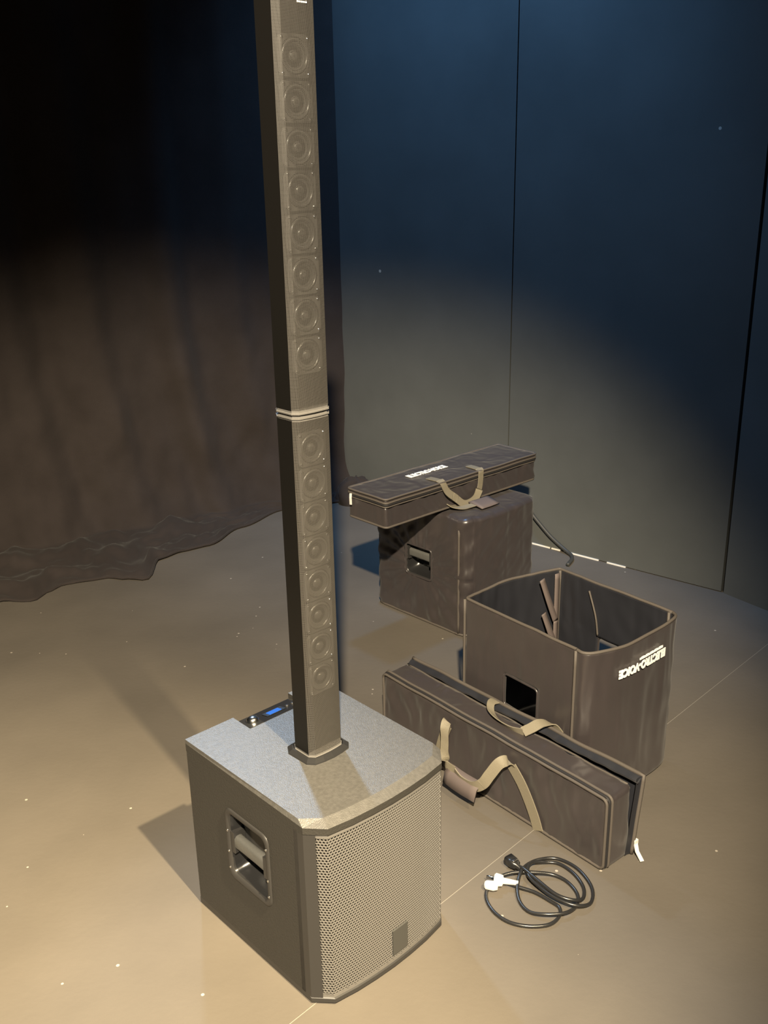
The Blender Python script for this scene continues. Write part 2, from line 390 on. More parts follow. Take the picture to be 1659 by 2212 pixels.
    # solid margins of the grille
    for za, zb in ((0.018, 0.026), (0.4055, 0.413)):
        ss = [cum[-1] * k / 60 for k in range(61)]
        lo = []
        for s in ss:
            p, nn = at(s); lo.append([Vector((p.x, p.y, za)), Vector((p.x, p.y, zb)), Vector((p.x - nn.x * .0014, p.y - nn.y * .0014, zb)), Vector((p.x - nn.x * .0014, p.y - nn.y * .0014, za))])
        MB().loft(lo, True, True).build('grille_edge', 'grille', t)
    # square badge low on the grille
    lo = []
    for k in range(7):
        s = cum[-1] / 2 - 0.006 + 0.044 * k / 6; p, nn = at(s); a = p + nn * .0004; b2 = p + nn * .003
        lo.append([Vector((a.x, a.y, 0.036)), Vector((b2.x, b2.y, 0.037)), Vector((b2.x, b2.y, 0.100)), Vector((a.x, a.y, 0.101))])
    MB().loft(lo, True, True).build('badge', 'badge', t)
    # recessed carrying handle on the side
    def lp(ins, x, r): return [Vector((x, a, b)) for a, b in rrect(0.155 - 2 * ins, 0.18 - 2 * ins, r, 6, -0.0125, 0.255)]
    hf = MB().loft([lp(0, -hw + .0005, .022), lp(.001, -hw - .0025, .022), lp(.004, -hw - .004, .02), lp(.011, -hw - .003, .018), lp(.014, -hw + .002, .016)]).build('handle_frame', 'satin', t, True)
    MB().loft([lp(.014, -hw + .002, .016), lp(.017, -hw + .016, .016), lp(.022, -hw + .042, .022), lp(.032, -hw + .056, .026), lp(.05, -hw + .062, .02)], False, True).build('handle_bowl', 'plastic', t, True)
    br = [[Vector((-hw + .012 + a, y, 0.258 + b)) for a, b in rrect(0.022 * k, 0.034 * k, .009 * k, 4)] for y, k in ((-.079, .9), (-.074, 1), (-.03, .93), (.02, .93), (.048, 1), (.053, .9))]
    MB().loft(br, True, True).build('handle_bar', 'bar', t, True)
    for y, dz in ((-.076, 1), (.051, 1)):
        MB().box((-hw + .0, y - .012, .232), (-hw + .03, y + .012, .284)).build('handle_tab', 'satin', t)
    for y, zz in ((-.082, .312), (-.082, .235), (-.082, .195), (.057, .285), (.057, .232), (.057, .19)):
        MB().loft([[Vector((-hw - .003 - h, y + r * math.cos(a), zz + r * math.sin(a))) for a in (2 * math.pi * k / 10 for k in range(10))] for r, h in ((.0035, 0), (.003, .0012), (.001, .0018))], True, True).build('screw', 'chrome', hf, True)
    # socket collar for the column
    return t, tp
SUB_AZ = 0.7467
sub, sub_top = make_sub('black subwoofer cabinet with bare wire grille, standing under the tall column', (-0.167, 1.824, 0), SUB_AZ)

# ------------------------------------------------------------------ column sections
SEC_H = [(-.0435, -.026), (-.0435, .014), (-.034, .029), (.034, .029), (.0435, .014), (.0435, -.026)]
SEC_F = [(-.0445, .018), (-.0445, -.0295), (-.035, -.0405), (-.018, -.0422), (0, -.0428), (.018, -.0422), (.035, -.0405), (.0445, -.0295), (.0445, .018)]
SEC_ALL = [(-.0445, -.0295), (-.035, -.0405), (-.018, -.0422), (0, -.0428), (.018, -.0422), (.035, -.0405), (.0445, -.0295), (.0445, .015), (.0345, .030), (-.0345, .030), (-.0445, .015)]
def grow(sec, k):
    out = []
    for x, y in sec: v = Vector((x, y)); l = v.length; out.append(v * ((l + k) / l))
    return out
def make_driver():
    fr = MB()
    L = [[Vector((x, -.026, z)) for x, z in rrect(.066, .066, .010, 4)], [Vector((x, -.031, z)) for x, z in rrect(.066, .066, .010, 4)],
         [Vector((x * 1, -.031, z * 1)) for x, z in [(.0305 * math.cos(a), .0305 * math.sin(a)) for a in [math.radians(45 + 90 * q + (k - 2) * 18) - math.radians(0) for q in range(4) for k in range(5)]]],
         [Vector((.029 * math.cos(a), -.0285, .029 * math.sin(a))) for a in [math.radians(45 + 90 * q + (k - 2) * 18) for q in range(4) for k in range(5)]]]
    return L
def ringloop(r, y, n=28): return [Vector((r * math.cos(2 * math.pi * k / n), y, r * math.sin(2 * math.pi * k / n))) for k in range(n)]
def make_column(name, label, cat, loc, L, zs, top=False):
    t = thing(name, label, cat, loc, SUB_AZ, 'column sections')
    MB().loft([z3(SEC_H, 0.010), z3(SEC_H, L - .006)], True, True).build('housing', 'black', t)
    f = SEC_F[1:-1]
    lo = [[Vector((x, y, .012)), Vector((x, y, L - .008))] for x, y in f]
    g = MB().loft([[p[0] for p in lo], [p[1] for p in lo]], closed=False); g = g.build('front_grille', 'perf', t)
    for s in (-1, 1):   # side rails the grille slots into
        e = [(s * .0446, .016), (s * .0446, -.0290), (s * .0436, -.0290), (s * .0436, .016)]
        MB().loft([z3(e, .012), z3(e, L - .008)], True, True).build('side_rail', 'black', t)
    MB().loft([z3(grow(SEC_ALL, -.003), 0.0), z3(grow(SEC_ALL, -.003), .0030), z3(grow(SEC_ALL, .0012), .0038), z3(grow(SEC_ALL, .0012), .0062), z3(grow(SEC_ALL, -.001), .0072), z3(grow(SEC_ALL, -.001), .012)], True, True).build('end_ring', 'ring', t)
    MB().loft([z3(grow(SEC_ALL, -.001), L - .010), z3(grow(SEC_ALL, -.001), L - .006), z3(grow(SEC_ALL, .0012), L - .0050), z3(grow(SEC_ALL, .0012), L - .0028), z3(grow(SEC_ALL, -.003), L - .002), z3(grow(SEC_ALL, -.003), L)], True, True).build('end_ring', 'ring', t)
    first = None
    for z in zs:
        if first is None:
            d = MB().loft(make_driver(), False, False).build('driver', 'dframe', t)
            kids = [MB().loft([ringloop(.0285, -.0285), ringloop(.027, -.0325), ringloop(.0245, -.0325), ringloop(.023, -.029)]).build('surround', 'cone', d, True),
                    MB().loft([ringloop(.023, -.0290), ringloop(.010, -.0225)]).build('cone', 'cone', d, True),
                    MB().loft([ringloop(.0105, -.0235), ringloop(.0095, -.027), ringloop(.007, -.0295), ringloop(.003, -.0308)], False, True).build('dust_cap', 'cone', d, True)]
            for sx, sz in ((-1, 1), (1, -1), (1, 1), (-1, -1)):
                v = MB().loft([[Vector((sx * .0275 + r * math.cos(a), -.031 - h, sz * .0275 + r * math.sin(a))) for a in (2 * math.pi * k / 10 for k in range(10))] for r, h in ((.003, 0), (.0028, .0015), (.001, .0022))], False, True)
                kids.append(v.build('screw', 'chrome', d, True))
            d.location = (0, 0, z); first = (d, kids)
        else:
            c = first[0].copy(); COL.objects.link(c); c.location = (0, 0, z)
            for k in first[1]:
                q = k.copy(); COL.objects.link(q); q.parent = c
    return t
cz, sz_ = math.cos(SUB_AZ), math.sin(SUB_AZ)
def sub2w(x, y): return (-0.167 + cz * x - sz_ * y, 1.824 + sz_ * x + cz * y)
CXY = sub2w(-0.002, -0.020)
J = 1.178
# collar on the subwoofer
col = MB().loft([z3(grow(SEC_ALL, .017), 0.4395), z3(grow(SEC_ALL, .016), .4425), z3(grow(SEC_ALL, .007), .449), z3(grow(SEC_ALL, .004), .450), z3(grow(SEC_ALL, .003), .4405)], True, True)
col.v = [(a - .002, b - .020, c) for a, b, c in col.v]; col.build('socket_collar', 'plastic', sub)
make_column('column_speaker', 'lower section of the tall black speaker column, plugged into the subwoofer', 'speaker', (CXY[0], CXY[1], 0.4420), J - 0.442, [z - .442 for z in (1.110, 1.040, .970, .900, .830, .760, .690, .620)])
upc = make_column('column_speaker', 'upper section of the tall black speaker column, above the bright joint ring', 'speaker', (CXY[0], CXY[1], J), 0.86, [z - J for z in (1.789, 1.718, 1.646, 1.575, 1.503, 1.431, 1.359, 1.287)])
b = MB()
for i in range(5):
    for j in range(6): b.box((-.001 + i * .0044, -.0436, 1.868 - J + j * .0044), (.0018 + i * .0044, -.0428, 1.8705 - J + j * .0044))
b.build('logo_plate', 'white', upc)

# ------------------------------------------------------------------ padded covers
def perimeter(poly, step):
    pts = []; n = len(poly)
    for i in range(n):
        a, b2 = Vector(poly[i]), Vector(poly[(i + 1) % n]); L = (b2 - a).length; k = max(1, int(round(L / step)))
        for j in range(k): pts.append(a.lerp(b2, j / k))
    N = len(pts); nrm = []
    for i in range(N):
        tdir = (pts[(i + 2) % N] - pts[i - 2]).normalized(); nrm.append(Vector((tdir.y, -tdir.x)))
    return pts, nrm
def snap(vals, targets):
    for t in targets:
        k = min(range(len(vals)), key=lambda i: abs(vals[i] - t)); vals[k] = t
    return vals

def make_cover(root, poly, H, holes, closed_top, wrinkle, name='cover'):
    """poly counter-clockwise; holes: list of (edge start, edge end, a0, a1, z0, z1) along straight sides"""
    pts, nrm = perimeter(poly, 0.0075)
    # snap perimeter points to hole edges
    hs = []
    for A, B, a0, a1, hz0, hz1 in holes:
        A = Vector(A); B = Vector(B); d = (B - A).normalized()
        for tt in (a0, a1):
            P = A + d * tt; k = min(range(len(pts)), key=lambda i: (pts[i] - P).length); pts[k] = P.copy()
        hs.append((A, d, a0, a1, hz0, hz1))
    zs = [H * k / 60 for k in range(61)]
    for h in hs: snap(zs, (h[4], h[5]))
    rings = []
    r = 0.016
    for z in zs:
        ins = 0.0
        if closed_top and z > H - r: q = (z - (H - r)) / r; ins = r * (1 - math.sqrt(max(0, 1 - q * q)))
        if not closed_top and z < .02: q = (.02 - z) / .02; ins = .014 * (1 - math.sqrt(max(0, 1 - q * q)))
        rings.append((z, ins))
    N = len(pts); V = []
    per = 0.0; cum = []
    for i in range(N): cum.append(per); per += (pts[(i + 1) % N] - pts[i]).length
    for z, ins in rings:
        for i in range(N):
            w_ = wrinkle(cum[i], z, pts[i]) * min(1, z / .03) * (1 if closed_top else min(1, max(0, (H - z) / .02 + .3)))
            p = pts[i] - nrm[i] * (ins - w_); V.append(Vector((p.x, p.y, z)))
    F = []
    def inhole(p, z):
        for A, d, a0, a1, h0, h1 in hs:
            q = p - A; along = q.dot(d); side = abs(q.x * d.y - q.y * d.x)
            if side < .03 and a0 < along < a1 and h0 < z < h1: return True
        return False
    for j in range(len(rings) - 1):
        zc = (rings[j][0] + rings[j + 1][0]) / 2
        for i in range(N):
            k = (i + 1) % N
            if inhole((pts[i] + pts[k]) / 2, zc): continue
            F.append((j * N + i, j * N + k, (j + 1) * N + k, (j + 1) * N + i))
    # cap: closed top or closed floor
    cx = sum((p for p in pts), Vector((0, 0))) / N
    j0 = (len(rings) - 1) if closed_top else 0; prev = [j0 * N + i for i in range(N)]
    for s in (.9, .75, .5, .25):
        cur = []
        for i in range(N):
            b0 = V[j0 * N + i]; p = cx + (b0.to_2d() - cx) * s
            cur.append(len(V)); V.append(Vector((p.x, p.y, b0.z + (0.003 * nz(p.x * 14, p.y * 14, 3) + .002 * (1 - s) if closed_top else .0))))
        for i in range(N): k = (i + 1) % N; F.append((prev[i], prev[k], cur[k], cur[i]))
        prev = cur
    F.append(tuple(prev))
    o = mesh(name, V, F, 'nylon', root, True)
    m = o.modifiers.new('t', 'SOLIDIFY'); m.thickness = 0.006; m.offset = -1; o.data.materials.append(M['nylon_navy']); m.material_offset = 1
    return o, pts, nrm, hs, V, N, len(rings)
def hole_trim(root, hs, out, wr=0.003, off=0.001):
    for A, d, a0, a1, h0, h1 in hs:
        n = Vector((d.y, -d.x)) * out; c = [(a, z) for a, z in rrect(a1 - a0, h1 - h0, .012, 4, (a0 + a1) / 2, (h0 + h1) / 2)]
        P = [Vector((A.x + d.x * a + n.x * off, A.y + d.y * a + n.y * off, z)) for a, z in c]
        MB().tube(P, wr, 6, True).build('hole_binding', 'nylon', root, True)

# --- closed cover with the second subwoofer inside
C2AZ = 0.7585; e2 = Vector((math.cos(C2AZ), math.sin(C2AZ))); n2 = Vector((-math.sin(C2AZ), math.cos(C2AZ)))
CW, CD, CH = 0.386, 0.418, 0.455
c2c = Vector((0.260, 3.205)) + e2 * CW / 2 + n2 * CD / 2
cov = thing('speaker_cover', 'padded nylon cover closed over a subwoofer, side handle showing through its window', 'cover', (c2c.x, c2c.y, 0), C2AZ, 'padded covers')
hx, hy = CW / 2, CD / 2
fr = [(-hx, -hy), (-hx + .006, -hy - .028), (-hx + .034, -hy - .047), (-.08, -hy - .055), (0, -hy - .058), (.08, -hy - .055), (hx - .034, -hy - .047), (hx - .006, -hy - .028), (hx, -hy)]
poly = round_poly(fr + [(hx, hy), (-hx, hy)], [.022, .026, .026, .05, .05, .05, .026, .026, .022, .03, .03])
def wr1(s, z, p):
    f = 0.0060 * nz(s * 9 + z * 16, z * 3 - s * 4, 1) + 0.004 * nz(s * 26 - z * 30, z * 9, 4)
    d = math.hypot(p.y + .05, (z - .17) * .8)
    if p.x < -hx + .03: f += .004 * math.sin(30 * math.atan2(z - .22, p.y + .02) * .55 + 1) * min(1, d / .1)
    if p.y < -hy + .01: f += .005 * nz(p.x * 22, z * 6 + p.x * 9, 8)
    return f * .8 + .005
cobj, cp_, cn_, chs, cV, cN, cR = make_cover(cov, poly, CH, [((-hx, hy), (-hx, -hy), hy - (-hy + .257), hy - (-hy + .126), .177, .298)], True, wr1)
hole_trim(cov, chs, 1, .0035, .005)
for cx_, cy_ in ((-hx - .003, -hy - .006), (hx + .003, -hy - .006)):
    MB().tube([Vector((cx_ + .002 * nz(k, 3), cy_ + .002 * nz(k, 9), .012 + (CH - .05) * k / 12)) for k in range(13)], .0045, 6).build('corner_binding', 'pipe', cov, True)
inner = MB().tube([Vector((p.x, p.y, .006)) - Vector((0, 0, 0)) for p in cp_[::3]], .005, 6, True).build('hem_binding', 'pipe', cov, True)
ed = [Vector((p.x - n.x * .010, p.y - n.y * .010, CH - .006)) for p, n in zip(cp_, cn_)]
MB().tube(ed[::2], .003, 6, True).build('top_binding', 'nylon', cov, True)
# second subwoofer: share the first one's meshes
s2 = thing('subwoofer', 'subwoofer inside the padded cover, only its glossy side handle visible', 'speaker', (c2c.x, c2c.y, 0), C2AZ)
def copy_part(o, parent):
    c = o.copy(); COL.objects.link(c); c.parent = parent
    for ch in [x for x in bpy.data.objects if x.parent == o]: copy_part(ch, c)
for ch in [x for x in bpy.data.objects if x.parent == sub and x.name.split('.')[0] in ('cabinet', 'bottom_plate', 'top_plate', 'handle_frame', 'handle_bowl', 'handle_bar', 'handle_tab', 'grille', 'corner_post')]: copy_part(ch, s2)

# --- open cover standing upside down
A3, B3, E3, G3 = Vector((.226, 2.515)), Vector((.476, 2.192)), Vector((.790, 2.398)), Vector((.530, 2.722))
oc = (A3 + B3 + E3 + G3) / 4
opn = thing('speaker_cover', 'empty padded nylon cover standing open side up, white lettering on its rounded front', 'cover', (oc.x, oc.y, 0), 0, 'padded covers')
dfr = (E3 - B3).normalized(); ofr = Vector((dfr.y, -dfr.x)); chord = (E3 - B3).length
loc3 = lambda p: (p - oc)
E3 = B3 + dfr * .370 - ofr * .006
frp = [B3] + [B3 + dfr * a_ + ofr * b_ for a_, b_ in ((.001, .026), (.028, .046), (.096, .0585), (.169, .055), (.252, .043), (.32, .031), (.356, .016))] + [E3]
frs = [B3] + [q.to_2d() for q in catmull([Vector((p.x, p.y, 0)) for p in frp], 5)][1:-1] + [E3]
bk = (G3 + A3) / 2 + (G3 - A3).normalized().orthogonal() * .012 if False else (G3 + A3) / 2 + Vector((-(G3 - A3).normalized().y, (G3 - A3).normalized().x)) * .014
gad = (A3 - G3); gan = Vector((-(G3 - A3).normalized().y, (G3 - A3).normalized().x))
bks = [G3 + gad * t_ + gan * .028 * math.sin(math.pi * t_) for t_ in [k / 10 for k in range(1, 10)]]
poly3 = [loc3(p) for p in frs] + [loc3(G3)] + [loc3(p) for p in bks] + [loc3(A3)]
poly3 = round_poly(poly3, [.006] + [0] * (len(frs) - 2) + [.02, .012] + [0] * 9 + [.012], 6)
H3 = 0.460
def wr3(s, z, p):
    return 0.003 * nz(p.x * 9, p.y * 9, z * 5) + 0.002 * nz(p.x * 25 + z * 9, p.y * 25, z * 14) + (.004 * nz(s * 40, z * 5, 2) if p.y > loc3(G3).y - .22 and z > .3 and p.x < .12 else 0)
dAB = (B3 - A3).normalized()
oobj, op_, on_, ohs, oV, oN, oR = make_cover(opn, poly3, H3, [(loc3(A3), loc3(B3), .161, .286, .195, .291), (loc3(E3), loc3(G3), (G3 - E3).length - .286, (G3 - E3).length - .161, .195, .291)], False, wr3)
hole_trim(opn, ohs, 1)
rim = [Vector((oV[(oR - 1) * oN + i].x - on_[i].x * .003, oV[(oR - 1) * oN + i].y - on_[i].y * .003, H3 + .003 * nz(i * .08, 2))) for i in range(oN)]
MB().tube(rim, .0045, 8, True).build('rim_binding', 'pipe', opn, True)
for P_, ins in ((B3, -.002), (A3, -.002), (G3, .012), (E3, .012)):
    q = loc3(P_); q = q * (1 - ins / q.length)
    MB().tube([Vector((q.x, q.y, .01 + (H3 - .012) * k / 10)) for k in range(11)], .0042, 6).build('corner_binding', 'pipe', opn, True)
# hook tapes hanging inside the back corner
gi = loc3(G3); inw = (-gi).normalized()
def tape(a, b2, wdt, wv): MB().ribbon(catmull([a, (Vector(a) + Vector(b2)) / 2 + Vector((inw.x, inw.y, 0)) * .006, b2], 6), wv, wdt, .0015).build('hook_tape', 'velcro', opn, True)
dGA = (A3 - G3).normalized(); dGE = (E3 - G3).normalized()
def inside(u, v, z): p = gi + dGA * u + dGE * v; return Vector((p.x, p.y, z))
tape(inside(.022, .012, .452), inside(.020, .012, .10), .020, (dGA.x, dGA.y, 0))
tape(inside(.085, .012, .448), inside(.030, .020, .30), .020, (dGA.x, dGA.y, .2))
tape(inside(.075, .014, .335), inside(.035, .022, .23), .020, (dGA.x, dGA.y, .3))
tape(inside(.030, .020, .30), inside(.024, .016, .16), .018, (dGA.x, dGA.y, .2))
# creases of the lining
tape_f = MB().tube(catmull([inside(.010, .125, .43), inside(.012, .155, .36), inside(.010, .165, .30)], 6), .003, 6).build('lining_crease', 'pipe', opn, True)
# lettering
fcum = [0.0]; fp = frs
for i in range(1, len(fp)): fcum.append(fcum[-1] + (fp[i] - fp[i - 1]).length)
def fat(s):
    s = max(0, min(fcum[-1] - 1e-6, s))
    for i in range(1, len(fp)):
        if s <= fcum[i]:
            u = (s - fcum[i - 1]) / (fcum[i] - fcum[i - 1]); tdir = (fp[i] - fp[i - 1]).normalized(); return fp[i - 1].lerp(fp[i], u), Vector((tdir.y, -tdir.x))
def near_s(P):
    return min(((fp[i] - P).length, fcum[i]) for i in range(len(fp)))[1]
def surf_text(body, size, bold, width, s_c, z_c, name, flip=True):
    v, f = text_mesh(body, size, bold); x0 = min(p.x for p in v); x1 = max(p.x for p in v); y0 = min(p.y for p in v); y1 = max(p.y for p in v); k = width / (x1 - x0)
    out = []
    for p in v:
        u = (p.x - (x0 + x1) / 2) * k; h = p.y - (y0 + y1) / 2
        if flip: u, h = -u, -h
        q, n = fat(s_c + u); q = loc3(q) + n * (.0050 + (0.0012 if p.z > 0 else 0)); out.append((q.x, q.y, z_c + h))
    return mesh(name, out, f, 'white', opn, False)
sc = 0.060 + .145
surf_text('ELECTRO-VOICE', 0.031, 0.0019, 0.196, sc + .020, .386, 'lettering')
bm_ = MB()
for k in range(16):      # line of fine print, too small to read
    s = sc + .000 + .100 * k / 15; q, n = fat(s); q2, n_2 = fat(s + .0052)
    a = loc3(q) + n * .0045; b2 = loc3(q2) + n_2 * .0045; a2 = a + n * .0012; b3 = b2 + n_2 * .0012; hh = .0075 if k % 3 else .0062
    bm_.loft([[Vector((a.x, a.y, .403)), Vector((a2.x, a2.y, .403)), Vector((a2.x, a2.y, .403 + hh)), Vector((a.x, a.y, .403 + hh))], [Vector((b2.x, b2.y, .403)), Vector((b3.x, b3.y, .403)), Vector((b3.x, b3.y, .403 + hh)), Vector((b2.x, b2.y, .403 + hh))]], True, True)
bm_.build('fine_print', 'white', opn)

# ------------------------------------------------------------------ long bags
def soft_box(sx, sy, sz, r, disp, step=0.012):
    """rounded box from the origin to (sx,sy,sz), quads on six sides, pushed along the normal by disp"""
    bm = bmesh.new(); key = {}
    def vert(p):
        c = Vector((min(max(p.x, r), sx - r), min(max(p.y, r), sy - r), min(max(p.z, r), sz - r))); d = p - c
        n = d.normalized() if d.length > 1e-9 else Vector((0, 0, 1)); q = c + n * r if d.length > 1e-9 else p
        q = q + n * disp(p, n); k = (round(p.x, 5), round(p.y, 5), round(p.z, 5))
        if k not in key: key[k] = bm.verts.new(q)
        return key[k]
    nx, ny, nz_ = max(4, int(sx / step)), max(4, int(sy / step)), max(4, int(sz / step))
    def face(o, u, v, nu, nv):
        for i in range(nu):
            for j in range(nv):
                q = [vert(o + u * (a / nu) + v * (b / nv)) for a, b in ((i, j), (i + 1, j), (i + 1, j + 1), (i, j + 1))]
                if len(set(q)) == 4:
                    try: bm.faces.new(q)
                    except ValueError: pass
    X, Y, Z, O = Vector((sx, 0, 0)), Vector((0, sy, 0)), Vector((0, 0, sz)), Vector((0, 0, 0))
    face(O, X, Y, nx, ny); face(Z, X, Y, nx, ny); face(O, X, Z, nx, nz_); face(Y, X, Z, nx, nz_); face(O, Y, Z, ny, nz_); face(X, Y, Z, ny, nz_)
    bmesh.ops.recalc_face_normals(bm, faces=bm.faces[:])
    bm.verts.index_update(); v = [p.co.copy() for p in bm.verts]; f = [tuple(q.index for q in fc.verts) for fc in bm.faces]; bm.free()
    return v, f
def loop_rect(x0, x1, z0, z1, y, r=.018, seg=5): return [Vector((a, y, b)) for a, b in rrect(x1 - x0, z1 - z0, r, seg, (x0 + x1) / 2, (z0 + z1) / 2)]

# --- open long bag on the floor: local x runs along the bag away from its near end, y = thickness, z up
BL, BT, BH = 0.825, 0.092, 0.205
baz = math.atan2(0.773, -0.635)
bag = thing('carry_bag', 'long padded carry bag standing unzipped on the floor, lid hanging open', 'bag', (0.512, 1.923, 0), baz, 'long carry bags')
# rotate: local +x = (-.635,.773); local +y = (-.773,-.635) so the far side is at negative y
def bd(p, n):
    f = .003 * nz(p.x * 6, p.y * 6, p.z * 4)
    if n.y > .5 or n.y < -.5: f += .0085 * nz(p.x * 26 + .9 * nz(p.z * 9, p.x * 5), 3.0, p.z * 6) * min(1, p.z / .04) * min(1, (BH - p.z) / .03) + .003 * nz(p.x * 55 + p.z * 20, 5, p.z * 8)
    if n.z > .5: f += -.006 * math.sin(math.pi * min(1, max(0, -(p.y - BT) / BT if False else p.y / BT))) * (0.6 + .4 * nz(p.x * 7, 2)) + .003 * nz(p.x * 18, p.y * 10, 6)
    return f
v, f = soft_box(BL, BT, BH, .010, bd, .0085)
v = [Vector((p.x, p.y - BT, p.z)) for p in v]
mesh('body', v, f, 'nylon', bag)
for yy, ins, rr, mm in ((.000, .002, .0042, 'pipe'), (-.016, -.001, .0042, 'pipe'), (-.008, .0005, .004, 'zip')):
    P = loop_rect(ins, BL - ins, .004 + ins, BH - ins, yy, .014)
    P2 = []
    for i in range(len(P)):
        a, b2 = P[i], P[(i + 1) % len(P)]; k = max(1, int((b2 - a).length / .03))
        for j in range(k):
            q = a.lerp(b2, j / k); P2.append(q + Vector((0, .0015 * nz(q.x * 12, q.z * 12, 1), .0025 * nz(q.x * 9, 3, 2) if q.z > .1 else 0)))
    MB().tube(P2, rr, 6, True).build('zip' if mm == 'zip' else 'edge_binding', mm, bag, True)
# lid: a shallow tray leaning off the far side
def lid_y(x, z): return -BT - .011 - (.010 + .016 * (1 - x / BL)) * (z / BH) - .004 * nz(x * 8, z * 8, 5)
V = []; F = []; nx_, nz_ = 60, 14
for i in range(nx_ + 1):
    for j in range(nz_ + 1):
        x = BL * i / nx_ - .004; z = .004 + (BH + .006) * j / nz_ + (.004 * nz(x * 8, 4) if j == nz_ else 0); V.append(Vector((x, lid_y(x, z), z)))
for i in range(nx_):
    for j in range(nz_): F.append((i * (nz_ + 1) + j, (i + 1) * (nz_ + 1) + j, (i + 1) * (nz_ + 1) + j + 1, i * (nz_ + 1) + j + 1))
lid = mesh('lid', V, F, 'nylon_navy', bag); mo = lid.modifiers.new('t', 'SOLIDIFY'); mo.thickness = .008; mo.offset = 0
topv = [V[i * (nz_ + 1) + nz_] for i in range(nx_ + 1)]
MB().tube([V[j] for j in range(nz_ + 1)] + topv[1:], .0055, 6).build('edge_binding', 'pipe', lid, True)
# lid rim returning towards the body (lining)
lo = []
for i in range(nx_ + 1):
    p = topv[i]; x = p.x; q = p + Vector((0, .020 + .005 * nz(x * 14, 7), -.012 + .005 * nz(x * 22, 3))); m2 = p.lerp(q, .5) + Vector((0, 0, .002))
    lo.append([p, m2, q])
MB().loft(lo, closed=False).build('lid_lining', 'nylon_navy', lid, True)
lo = [[V[j], V[j] + Vector((0.004, .012, 0)), V[j] + Vector((.004, .022, 0))] for j in range(nz_ + 1)]
MB().loft(lo, closed=False).build('lid_lining', 'nylon_navy', lid, True)
MB().tube([p + Vector((0, .021 + .005 * nz(p.x * 14, 7), -.012 + .005 * nz(p.x * 22, 3))) for p in topv], .002, 5).build('zip', 'zip', lid, True)
# body side zip tape along the opening
MB().tube([Vector((x, -BT + .002 + .003 * nz(x * 14, 2), BH - .003 + .003 * nz(x * 11, 8))) for x in [.012 + (BL - .024) * k / 50 for k in range(51)]], .0028, 5).build('zip', 'pipe', bag, True)
# carrying handle on the near side
def strap(P, wd, wdt=.026, m='web', par=bag, nm='strap'): return MB().ribbon(catmull(P, 10), wd, wdt, .0024).build(nm, m, par, False)
strap([(.205, .004, .004), (.225, .0045, .05), (.262, .0055, .11), (.300, .006, .150)], (1, 0, -.35), .034)
strap([(.300, .006, .150), (.306, .016, .166), (.318, .034, .160), (.335, .050, .125), (.350, .060, .095), (.378, .066, .074), (.42, .066, .070), (.452, .064, .083)], lambda t: (1 - .9 * t if t < .6 else .35, .15, .35 + .65 * min(1, t * 1.4)), .030)
strap([(.585, .004, .004), (.578, .0045, .05), (.560, .0055, .11), (.540, .006, .160)], (1, 0, .1), .030)
strap([(.540, .006, .160), (.532, .018, .180), (.520, .036, .168), (.510, .046, .135), (.502, .054, .105), (.485, .062, .086), (.452, .064, .083)], lambda t: (.9 - .5 * t, -.1, .2 + .6 * t), .026)
gp_ = MB().loft([[Vector((x, y0 + .010 * nz(x * 9, 1), z0)) for y0, z0 in ((.052, .088), (.074, .072), (.082, .040), (.079, .038), (.070, .068), (.049, .083))] for x in (.362, .385, .41, .44, .465, .482)], True, True).build('grip_wrap', 'velcro', bag, True)
# second handle lying over the open top
strap([(.455, -BT - .030, .186), (.470, -BT - .026, .214), (.470, -BT + .000, .224), (.448, -BT + .024, .217), (.405, -BT + .036, .210), (.355, -BT + .040, .210), (.322, -BT + .034, .214)], lambda t: (.8 - .4 * t, .5 - .2 * t, .3 + .3 * t), .022)
strap([(.322, -BT + .034, .214), (.312, -BT + .014, .222), (.300, -BT - .012, .232), (.286, -BT - .036, .226), (.270, -BT - .050, .200)], lambda t: (1, .25, .1), .030)
zp = MB().ribbon([(-.008, -BT - .020, .034), (-.020, -BT - .012, .018), (-.042, -BT - .004, .006)], (.4, 1, .2), .010, .003).build('zip_pull', 'plug', bag)
MB().box((-.012, -BT - .026, .030), (.000, -BT - .014, .042)).build('zip_slider', 'plug', bag)

# --- closed long bag lying on the covered subwoofer
TL, TW, TH = 0.785, 0.190, 0.108
taz = math.atan2(.672, .741); TZ = CH + .0065
tb = thing('carry_bag', 'long padded carry bag lying zipped shut across the covered subwoofer', 'bag', (0.006, 3.078, TZ), taz, 'long carry bags')
def td(p, n):
    f = .0025 * nz(p.x * 7, p.y * 7, p.z * 7)
    if n.y < -.5: f += .010 * nz(p.x * 32 + p.z * 26, 4, p.z * 9) * min(1, p.z / .02)
    if n.x < -.5: f += .003 * nz(p.y * 18, 3, p.z * 12)
    if n.z > .5: f += .004 * nz(p.x * 9, p.y * 12, 2) - .002
    if n.z < -.5: f = 0
    return f
v, f = soft_box(TL, TW, TH - .022, .010, td, .0085); mesh('body', v, f, 'nylon', tb)
v, f = soft_box(TL + .006, TW + .006, .022, .006, lambda p, n: .003 * nz(p.x * 8, p.y * 10, 5) if n.z > .5 else 0.0)
v = [Vector((p.x - .003, p.y - .003, p.z + TH - .020)) for p in v]; lidt = mesh('lid', v, f, 'nylon', tb)
def hloop(ins, z, wob=0.0):
    P = [Vector((a, b2, z)) for a, b2 in rrect(TL - 2 * ins, TW - 2 * ins, .014, 5, TL / 2, TW / 2)]; out = []
    for i in range(len(P)):
        a, b2 = P[i], P[(i + 1) % len(P)]; k = max(1, int((b2 - a).length / .03))
        for j in range(k): q = a.lerp(b2, j / k); out.append(q + Vector((0, 0, wob * nz(q.x * 8, q.y * 8, 3))))
    return out
